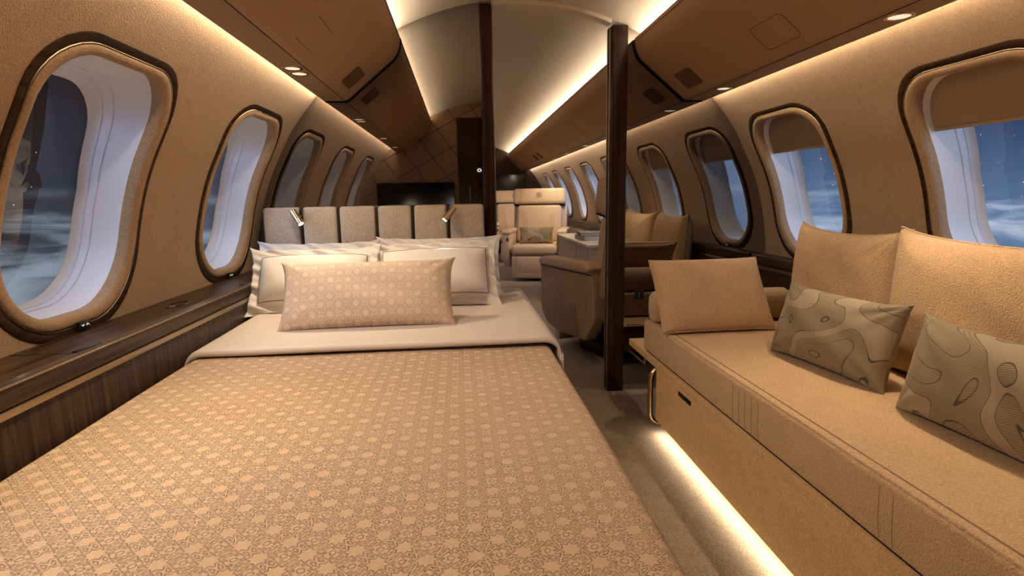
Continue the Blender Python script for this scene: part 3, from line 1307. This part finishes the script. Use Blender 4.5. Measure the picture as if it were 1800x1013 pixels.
def pillow_mesh(w, h, t, pull=.05, flange=0., seed=1, power=.55, wrinkle=.004, n=44, ear=.0, sag=0., crease=0.):
    """closed pillow: local x across, y up, z thickness"""
    nz = smooth_noise(seed)
    nz2 = smooth_noise(seed + 50)
    g = G()

    def outline(u, v):
        x = w / 2 * u * (1 - pull * (1 - v * v) * abs(u) ** 3)
        y = h / 2 * v * (1 - pull * (1 - u * u) * abs(v) ** 3)
        y += sag * (1 - u * u) * max(v, 0)
        x += ear * u * abs(u) * abs(v) ** 6
        y += ear * v * abs(v) * abs(u) ** 6
        return x, y
    for side in (1, -1):
        for j in range(n + 1):
            for i in range(n + 1):
                u, v = -1 + 2 * i / n, -1 + 2 * j / n
                # denser near the rim
                u = math.sin(u * math.pi / 2) * .35 + u * .65
                v = math.sin(v * math.pi / 2) * .35 + v * .65
                x, y = outline(u, v)
                fu = max(0., (1 - abs(u)) * w / 2 - flange) / (w / 2 - flange)
                fv = max(0., (1 - abs(v)) * h / 2 - flange) / (h / 2 - flange)
                uu, vv = 1 - fu, 1 - fv
                b = max(0., (1 - uu ** 3.0)) * max(0., (1 - vv ** 3.0))
                z = t / 2 * b ** power
                wr = wrinkle * nz(u * 1.6, v * 1.6)
                # creases running in from the corners
                cr = 0.
                if crease:
                    for cu in (-1, 1):
                        for cv in (-1, 1):
                            a = math.atan2((v - cv) * h, (u - cu) * w)
                            d = math.hypot((u - cu), (v - cv))
                            cr += crease * math.sin(a * 11 + seed) * math.exp(-d * d * 5)
                edge = min(1., 4 * min(fu, fv)) if flange == 0 else min(1., 3 * min(fu, fv))
                z = z + (wr + cr) * edge
                flut = 0.
                if flange:
                    out = 1. if (fu == 0 or fv == 0) else 0.
                    e = max(abs(u), abs(v))
                    flut = .016 * out * nz2(u * 4.2, v * 4.2)
                    z += .0015
                if flange == 0:
                    z += .0006
                g.v.append((x, y, side * z + flut))
                g.uv.append((x + (0 if side > 0 else w * 1.3), y))
    m = (n + 1) ** 2
    for s_ in range(2):
        for j in range(n):
            for i in range(n):
                a = s_ * m + j * (n + 1) + i
                q = (a, a + 1, a + n + 2, a + n + 1)
                g.f.append(q if s_ == 0 else q[::-1])
    rim = [j * (n + 1) for j in range(n)] + [n * (n + 1) + i for i in range(n)] + [j * (n + 1) + n for j in range(n, 0, -1)] + [i for i in range(n, 0, -1)]
    for a, b in zip(rim, rim[1:] + rim[:1]):
        g.f.append((a, b, b + m, a + m)[::1])
    g.outline = outline
    return g


def place(bottom, up, across):
    """matrix for a pillow: local x -> across, local y -> up, face normal across x up"""
    R = rot_basis(across, up).to_4x4()
    R.translation = Vector(bottom)
    return R


def pillow(name, mat, w, h, t, bottom, up, across, label, cat, group=None, trim=None, **kw):
    welt = kw.pop('welt', 0)
    g = pillow_mesh(w, h, t, **kw)
    M = place(bottom, up, across) @ Matrix.Translation((0, h / 2, 0))
    th = bpy.data.objects.new(name, None)
    COL.objects.link(th)
    th.matrix_world = M
    ROOTM[th.name] = M
    props(th, label, cat, group)
    g.obj('cover', mat, th, sharp=0)
    if welt:
        q = [(u, -1) for u in np.linspace(-1, 1, 24, endpoint=False)] + [(1, v) for v in np.linspace(-1, 1, 18, endpoint=False)]
        q += [(-u, 1) for u in np.linspace(-1, 1, 24, endpoint=False)] + [(-1, -v) for v in np.linspace(-1, 1, 18, endpoint=False)]
        gw = G()
        gw.tube([(*g.outline(u, v), 0.) for u, v in q], welt, 6, closed=True)
        gw.obj('piping', mat, th)
    return th, g


def stitch(th, w, h, t, inset, mat, r, name, power=.55, flange=0., pull=.05, sag=0., ear=0.):
    """line of trim stitched round the face"""
    g0 = pillow_mesh(w, h, t, pull=pull, flange=flange, n=8, sag=sag, ear=ear)
    pts = []
    a, b = 1 - inset / (w / 2), 1 - inset / (h / 2)
    P = [(-a, -b), (a, -b), (a, b), (-a, b)]
    for k in range(4):
        for q in np.linspace(0, 1, 14, endpoint=False):
            u = P[k][0] + (P[(k + 1) % 4][0] - P[k][0]) * q
            v = P[k][1] + (P[(k + 1) % 4][1] - P[k][1]) * q
            x, y = g0.outline(u, v)
            pts.append((x, y))
    return pts


def flanged(bottom, up, across, w, h, t, seed, label):
    kw = dict(pull=.035, flange=.034, seed=seed, power=.52, wrinkle=.006, ear=.012, crease=.004, n=56)
    th, g = pillow('pillow', 'linen', w, h, t, bottom, up, across, label, 'pillow', 'white pillows against the headboard', **kw)
    # thin brown line stitched round the face: read the cover's own surface so that it lies on it
    n = 56
    pts = []

    def surf(u, v):
        # bilinear look-up in the front grid
        def inv(q):
            lo, hi = -1., 1.
            for _ in range(30):
                m = (lo + hi) / 2
                if math.sin(m * math.pi / 2) * .35 + m * .65 < q:
                    lo = m
                else:
                    hi = m
            return (lo + 1) / 2 * n
        a, b = inv(u), inv(v)
        i, j = min(int(a), n - 1), min(int(b), n - 1)
        fa, fb = a - i, b - j
        V = [Vector(g.v[jj * (n + 1) + ii]) for jj in (j, j + 1) for ii in (i, i + 1)]
        return (V[0] * (1 - fa) + V[1] * fa) * (1 - fb) + (V[2] * (1 - fa) + V[3] * fa) * fb
    a, b = 1 - .042 / (w / 2), 1 - .042 / (h / 2)
    P = [(-a, -b), (a, -b), (a, b), (-a, b)]
    for k in range(4):
        for q in np.linspace(0, 1, 26, endpoint=False):
            p = surf(P[k][0] + (P[(k + 1) % 4][0] - P[k][0]) * q, P[k][1] + (P[(k + 1) % 4][1] - P[k][1]) * q)
            pts.append(p + Vector((0, 0, .0006)))
    gg = G()
    gg.tube(pts, .0017, 5, closed=True)
    gg.split('piping', 'trim_line', th)
    return th


Z0 = BZ + .024
flanged((-.610, 2.40, Z0 + .01), (0, .34, 1), (1, .0, 0), .50, .245, .13, 11, 'white flanged pillow at the back left, leaning on the headboard')
flanged((-.095, 2.40, Z0 + .01), (0, .34, 1), (1, .0, 0), .53, .255, .13, 12, 'white flanged pillow at the back right, leaning on the headboard')
flanged((-.568, 2.13, Z0 + .004), (-.02, .62, 1), (1, .03, .0), .485, .270, .15, 13, 'white flanged pillow in front at the left, behind the star cushion')
flanged((-.105, 2.16, Z0 + .004), (.0, .60, 1), (1, .0, .02), .50, .280, .15, 14, 'white flanged pillow in front at the right, behind the star cushion')
pillow('cushion', 'star_cushion', .575, .236, .14, (-.318, 1.84, Z0 + .006), (.0, .62, 1), (1, .01, .006), 'long lumbar cushion with brown star line pattern in front of the white pillows', 'cushion',
       pull=.035, seed=21, power=.5, wrinkle=.005, crease=.006, ear=.012)

# ------------------------------------------------------------------ headboard and reading lamps
HX0, HX1, HZ0, HZ1, HY = -.884, .109, .70, .968, 2.60
t = thing('headboard', 'upholstered speckled headboard with upright brown divider strips', 'headboard', ((HX0 + HX1) / 2, 2.66, HZ0))
g = G()
g.box(((HX0 + HX1) / 2, 2.674, .83), (HX1 - HX0 - .01, .05, .27), .004)
g.box(((LX + HX1) / 2 + .01, 2.674, .42), (HX1 - LX - .03, .05, .60), .004)
g.split('back_board', 'post_wood', t, world=True)
cuts = [HX0, -.716, -.553, -.382, -.219, -.056, HX1]
for i in range(6):
    g = G()
    a, b = cuts[i] + (.005 if i else 0), cuts[i + 1] - (.005 if i < 5 else 0)
    z0 = .698 if i == 0 else .58
    g.box(((a + b) / 2, 2.630, (z0 + HZ1) / 2), (b - a, .052, HZ1 - z0), .016, 4)
    g.obj('padded_panel', 'headboard_fabric', t, world=True)
for i in range(1, 6):
    g = G()
    g.box((cuts[i], 2.628, (.58 + HZ1 - .006) / 2), (.011, .040, HZ1 - .006 - .58), .002)
    g.obj('divider_strip', 'post_wood', t, world=True)


def reading_lamp(mount, head, aim, label, target):
    t = thing('reading_lamp', label, 'lamp', mount, group='reading lamps on the headboard')
    g = G()
    g.box((mount[0], mount[1] - .004, mount[2]), (.011, .010, .066), .002)
    g.obj('bracket', 'black', t, world=True)
    d = (Vector(aim) - Vector(head)).normalized()
    a, b = Vector(head), Vector(head) + d * .075
    g = G()
    g.tube([Vector(mount) + Vector((0, -.008, -.005)), (a + b) / 2 + Vector((0, .006, 0))], .004, 8)
    g.obj('arm', 'brass', t, world=True)
    R = d.to_track_quat('Z', 'Y').to_matrix().to_4x4()
    R.translation = a
    g = G()
    g.lathe([(.0005, 0), (.0130, .0), (.0140, .0012), (.0140, .072), (.0134, .075), (.0120, .075), (.0118, .070)], 28, M=R)
    g.obj('barrel', 'brass', t, world=True)
    g = G()
    g.lathe([(.0119, .0705), (.0119, .0735), (.008, .0745), (.0005, .0748)], 24, M=R)
    g.obj('lens', 'lamp_lens', t, world=True)
    spot_light('reading_lamp_beam', b + d * .004, target, 8.0, 62, .7, .008, (1., .86, .68))


reading_lamp((-.713, 2.605, .935), (-.742, 2.578, .952), (-.700, 2.548, .893), 'brass tube reading lamp at the left of the headboard', (-.60, 2.25, .78))
reading_lamp((-.058, 2.605, .935), (-.028, 2.578, .955), (-.078, 2.548, .893), 'brass tube reading lamp at the right of the headboard', (-.13, 2.27, .80))

# ------------------------------------------------------------------ sofa
SX = .800          # front face
SY1 = 2.372        # far end of the seat cushion
SY0 = .02
t = thing('sofa', 'long tan upholstered sofa bench along the right wall', 'sofa', (1.05, 1.2, 0))
g = G()
g.box((1.12, (SY0 + 2.20) / 2, .165), (1.44 - SX, 2.20 - SY0, .232), .006, 2)
g.split('base', 'sofa_panel', t, world=True)
g = G()
g.box((1.12, (SY0 + 2.16) / 2, .026), (.50, 2.12 - SY0, .050), .002)
g.obj('plinth', 'dark_gap', t, world=True)
g = G()
g.box(((SX + 1.44) / 2, (SY0 + 2.585) / 2, .290), (1.44 - SX, 2.585 - SY0, .032), .003)
g.obj('shelf_board', 'sofa_panel', t, world=True)
g = G()
g.box((SX - .0006, 1.895, .255), (.004, .115, .017), .001)
g.obj('pull_slot', 'black', t, world=True)
# seat cushion: slightly crowned block with piped edges
g = G()
SZ0, SZ1 = .313, .447


def seat_fn(u, v):
    return None


bm = G()
bm.box(((SX + 1.44) / 2, (SY0 + SY1) / 2, (SZ0 + SZ1) / 2), (1.44 - SX, SY1 - SY0, SZ1 - SZ0), .014, 4)
seat = bm.obj('seat_cushion', 'sofa_fabric', t, world=True)
g = G()
g.tube([(SX + .010, y, SZ1 - .001) for y in np.linspace(SY0 + .02, SY1 - .012, 40)], .0045, 8)
g.split('piping', 'sofa_fabric', seat, world=True)
g = G()
g.tube([(SX + .034, y, SZ1 + .0003) for y in np.linspace(SY0 + .02, SY1 - .036, 40)] + [(x, SY1 - .036, SZ1 + .0005) for x in np.linspace(SX + .04, 1.41, 20)], .0020, 8)
g.split('seam', 'thread', seat, world=True)
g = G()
g.box(((SX + .012 + 1.43) / 2, (SY0 + SY1) / 2, .3095), (1.43 - SX - .012, SY1 - SY0 - .02, .007))  # dark slab under the cushion, stands in for the shade in the groove
g.obj('seat_gap', 'dark_gap', t, world=True)
# fine tucks sewn in the front of the cushion
g = G()
for yy, k in ((1.54, 5), (.945, 2)):
    for i in range(k):
        q = yy - i * .036
        g.tube([(SX - .0002, q, SZ1 - .018), (SX - .0004, q - .004, SZ0 + .045), (SX - .0002, q - .010, SZ0 + .012)], .0008, 4)
g.split('stitching', 'thread', seat, world=True)
# polished loop leg at the overhanging end and the rail to the post
g = G()
pts = [(.90, 2.235, .262), (.838, 2.235, .262)]
pts += [(.838 - .048 * math.sin(a), 2.235, .214 + .048 * math.cos(a)) for a in np.linspace(.15, math.pi / 2, 8)]
pts += [(.790, 2.235, .12), (.790, 2.235, .070)]
pts += [(.842 - .052 * math.cos(a), 2.235, .064 - .050 * math.sin(a)) for a in np.linspace(.15, math.pi / 2, 8)]
pts += [(.95, 2.235, .014), (1.10, 2.235, .014)]
g.tube(pts, .0125, 14)
g.obj('leg', 'brass', t, world=True)
g = G()
g.tube([(.800, 2.695, .246), (.806, 2.35, .246)], .0065, 10)
g.tube([(.806, 2.36, .246), (.806, 2.36, .275)], .006, 8)
g.split('rail', 'brass', t, world=True)
# bolster at the end
g = G()
n = 40
prof = []
L0, L1 = SX + .012, 1.42


def bol(u, v):
    a = 2 * math.pi * u
    x = L0 + (L1 - L0) * v
    k = 1.0
    e = min(v, 1 - v) * (L1 - L0)
    if e < .02:
        k = .80 + .20 * math.sqrt(max(0, 1 - (1 - e / .02) ** 2))
    ry, rz = .052 * k, .068 * k
    c, s_ = math.cos(a), math.sin(a)
    f = lambda q: math.copysign(abs(q) ** .72, q)
    return (x, 2.305 + ry * f(c), SZ1 + .069 + rz * f(s_))


g.grid(n, 44, bol, closed_u=True)
g.f.append(tuple(range(n))[::-1])
g.f.append(tuple(44 * n + i for i in range(n)))
b = g.obj('bolster', 'sofa_fabric', sharp=50)
props(b, 'tan bolster roll at the far end of the sofa seat, under the slanted cushion', 'bolster')

# big back cushions, end cushion, patterned cushions


def rect_seam(g, w, h, inset, r, th, mat='sofa_fabric', zoff=.0, name='seam'):
    pass


# up-vectors lean towards the wall
pillow('back_cushion', 'sofa_fabric', .50, .415, .17, (1.355, 1.868, SZ1 + .004), (.06, 0, 1), (.04, -1, 0), 'large tan sofa back cushion at the far end below the window', 'cushion', 'sofa back cushions',
       pull=.03, seed=31, power=.36, wrinkle=.006, ear=.014, crease=.005, sag=-.015, welt=.004)
pillow('back_cushion', 'sofa_fabric', .72, .42, .18, (1.355, 1.250, SZ1 + .004), (.06, 0, 1), (.03, -1, 0), 'large tan sofa back cushion nearer the camera at the right edge', 'cushion', 'sofa back cushions',
       pull=.03, seed=32, power=.36, wrinkle=.006, ear=.016, crease=.005, sag=-.015, welt=.004)
pillow('back_cushion', 'sofa_fabric', .72, .42, .18, (1.355, .52, SZ1 + .004), (.06, 0, 1), (.03, -1, 0), 'large tan sofa back cushion nearest the rear bulkhead, out at the right', 'cushion', 'sofa back cushions',
       pull=.03, seed=33, power=.36, wrinkle=.006, ear=.016, crease=.005, sag=-.015, welt=.004)
pillow('cushion', 'sofa_fabric', .465, .315, .075, (1.018, 2.088, SZ1 + .010), (-.044, .165, .256), (1, .03, .0), 'flat tan cushion lying slanted on the bolster at the sofa end', 'cushion',
       pull=.015, seed=41, power=.30, wrinkle=.004, ear=.004, crease=.002, welt=.0042)
pillow('cushion', 'contour_cloth', .455, .24, .13, (1.110, 1.592, SZ1 + .004), (.07, -.035, .23), (.12, -1, 0), 'olive contour patterned lumbar cushion leaning on the far back cushion', 'cushion', 'olive patterned cushions on the sofa',
       pull=.04, seed=52, power=.5, wrinkle=.006, ear=.012, crease=.012)
pillow('cushion', 'contour_cloth', .47, .236, .14, (1.110, 1.030, SZ1 + .004), (.06, -.045, .23), (.03, -1, 0), 'olive contour patterned lumbar cushion at the right edge of the sofa', 'cushion', 'olive patterned cushions on the sofa',
       pull=.04, seed=58, power=.5, wrinkle=.006, ear=.012, crease=.012)



# ------------------------------------------------------------------ forward cabin: armchairs, console, books
def armchair(loc, rotz, label, mat='cream_leather', shell='cream_leather', group='cream leather armchairs'):
    """faces local -y"""
    t = thing('armchair', label, 'armchair', loc, rotz, group)
    g = G()
    g.box((0, .05, .055), (.40, .42, .11), .03, 3)
    g.box((0, .05, .13), (.30, .30, .10), .02, 2)
    g.split('base', 'dark_metal', t)
    # leg rest
    g = G()
    g.prism([(-.335, .035), (-.355, .06), (-.372, .285), (-.36, .315), (-.30, .315), (-.29, .035)], 0, -.265, .265, .018, 3)
    lr = g.obj('leg_rest', mat, t)
    g = G()
    for k in (0, .022):
        pts = [(-.215 + k, -.378 + .002, .30), (-.215 + k, -.3655, .15), (-.205 + k, -.362, .085 + k), (-.19 + k, -.3605, .072 + k), (.19 - k, -.3605, .072 + k), (.205 - k, -.362, .085 + k), (.215 - k, -.3655, .15), (.215 - k, -.376, .30)]
        g.tube(pts, .0035, 6)
    g.split('piping', mat, lr)
    # seat
    g = G()
    g.box((0, -.10, .375), (.54, .56, .125), .045, 5)
    se = g.obj('seat', mat, t)
    g = G()
    for sx in (-1, 1):
        for k in (0, .02):
            g.tube([(sx * (.215 - k), -.379, .345), (sx * (.215 - k), -.372, .405), (sx * (.213 - k), -.345, .4355), (sx * (.213 - k), -.20, .439)], .0035, 6)
    g.split('piping', mat, se)
    g = G()
    g.box((0, -.10, .305), (.535, .53, .012), .004)
    g.obj('seat_gap', 'trim_line', t)
    # back (leaning)
    B = Matrix.Translation((0, .19, .42)) @ Matrix.Rotation(math.radians(-11), 4, 'X')
    g = G()
    g.box((0, .0, .235), (.57, .17, .48), .055, 5, B)
    bk = g.obj('backrest', mat, t)
    g = G()
    for sx in (-1, 1):
        for k in (0, .026, .05):
            pts = [(sx * (.19 - k), -.0865, .02), (sx * (.19 - k), -.0865, .25), (sx * (.20 - k), -.0865, .31), (sx * (.245 - k), -.085, .40)]
            g.tube(pts, .0035, 6, M=B)
    g.split('piping', mat, bk)
    g = G()
    g.box((0, .005, .575), (.66, .19, .205), .045, 5, B)
    hr = g.obj('headrest', mat, t)
    g = G()
    for sx in (-1, 1):
        for k in (0, .016):
            g.tube([(sx * (.225 - k), -.0915, .49), (sx * (.225 - k), -.0915, .66)], .003, 6, M=B)
    g.split('piping', mat, hr)
    g = G()
    for r in (.034, .022):
        g.tube([(r * math.cos(q), -.091, .585 + r * math.sin(q)) for q in np.linspace(0, 2 * math.pi, 28, endpoint=False)], .0022, 6, closed=True, M=B)
    g.tube([(.020 * math.cos(q) * math.cos(2 * q), -.091, .585 + .020 * math.sin(q) * math.cos(2 * q)) for q in np.linspace(0, 2 * math.pi, 40, endpoint=False)], .0016, 5, closed=True, M=B)
    g.split('emblem', 'thread', hr)
    g = G()
    g.box((0, .03 if shell != mat else .012, .474), (.64, .175, .010), .003, 2, B)
    g.obj('headrest_seam', 'dark_gap', t)
    # shell behind
    g = G()
    g.box((0, .105, .33), (.68, .09, .64), .04, 4, B)
    g.obj('back_shell', shell, t)
    # arms with side panels
    for sx in (-1, 1):
        g = G()
        out = [(-.33, .24), (-.345, .30), (-.345, .555), (-.325, .578), (.20, .585), (.29, .50), (.30, .30), (.20, .155), (-.10, .145), (-.26, .175)]
        g.prism(out, 0, sx * .285, sx * .375, .016, 3)
        ar = g.obj('arm', shell, t)
        g = G()
        out = [(-.352, .558), (-.355, .59), (-.325, .612), (.19, .612), (.25, .585), (.22, .558)]
        g.prism(out, 0, sx * .275, sx * .385, .014, 3)
        g.obj('arm_pad', mat, ar)
        g = G()
        g.tube([(sx * .3765, -.335, .552), (sx * .3765, .255, .552)], .0035, 6)
        g.obj('gilt_line', 'dark_metal', ar)
        g = G()
        g.box((sx * .31, -.3475, .50), (.026, .006, .036), .002)
        g.obj('seat_control', 'book_dark', ar)
    return t


armchair((.93, 6.80, 0), math.radians(-15), 'cream armchair facing the doorway with a pale patterned cushion on its seat')
armchair((.86, 8.75, 0), math.radians(0), 'farther cream armchair, partly hidden behind the facing armchair')
armchair((.985, 3.44, 0), math.radians(180 + 20), 'taupe sided armchair nearest the doorway, turned away from the camera', shell='taupe_fabric')
pillow('cushion', 'contour_cloth', .40, .20, .11, (.89, 6.62, .442), (.0, .45, 1), (1, -.2, 0), 'pale contour patterned cushion on the facing cream armchair', 'cushion', pull=.04, seed=61, power=.5, wrinkle=.005, ear=.01)

t = thing('console_table', 'low cream topped console between the forward armchairs', 'table', (1.15, 4.75, 0))
g = G()
g.box((1.145, 4.65, .630), (.47, 1.36, .022), .006, 3)
g.obj('table_top', 'console_top', t, world=True)
g = G()
g.box((1.13, 4.65, .31), (.41, 1.33, .618), .006)
g.obj('cabinet', 'console_body', t, world=True)
g = G()
g.box((.921, 5.30, .31), (.010, .022, .612), .002)
g.obj('gilt_strip', 'brass', t, world=True)
g = G()
g.box((.9245, 4.45, .31), (.0022, .003, .610))
g.obj('door_joint', 'dark_gap', t, world=True)


def book(x, y, z, w, l, h, rz, cover, label):
    t = thing('book', label, 'book', (x, y, z), rz, 'books on the console')
    g = G()
    g.box((0, 0, h / 2), (w - .008, l - .008, h - .006))
    g.obj('pages', 'paper', t)
    g = G()
    g.box((0, 0, .0015), (w, l, .003), .001)
    g.box((0, 0, h - .0015), (w, l, .003), .001)
    g.box((-w / 2 + .0015, 0, h / 2), (.003, l, h), .001)
    g.split('cover', cover, t)


book(1.085, 4.52, .641, .24, .30, .034, .05, 'book_cover', 'lower thick brown book on the console')
book(1.075, 4.54, .675, .22, .28, .026, -.12, 'book_dark', 'upper dark book topmost of the stack on the console')
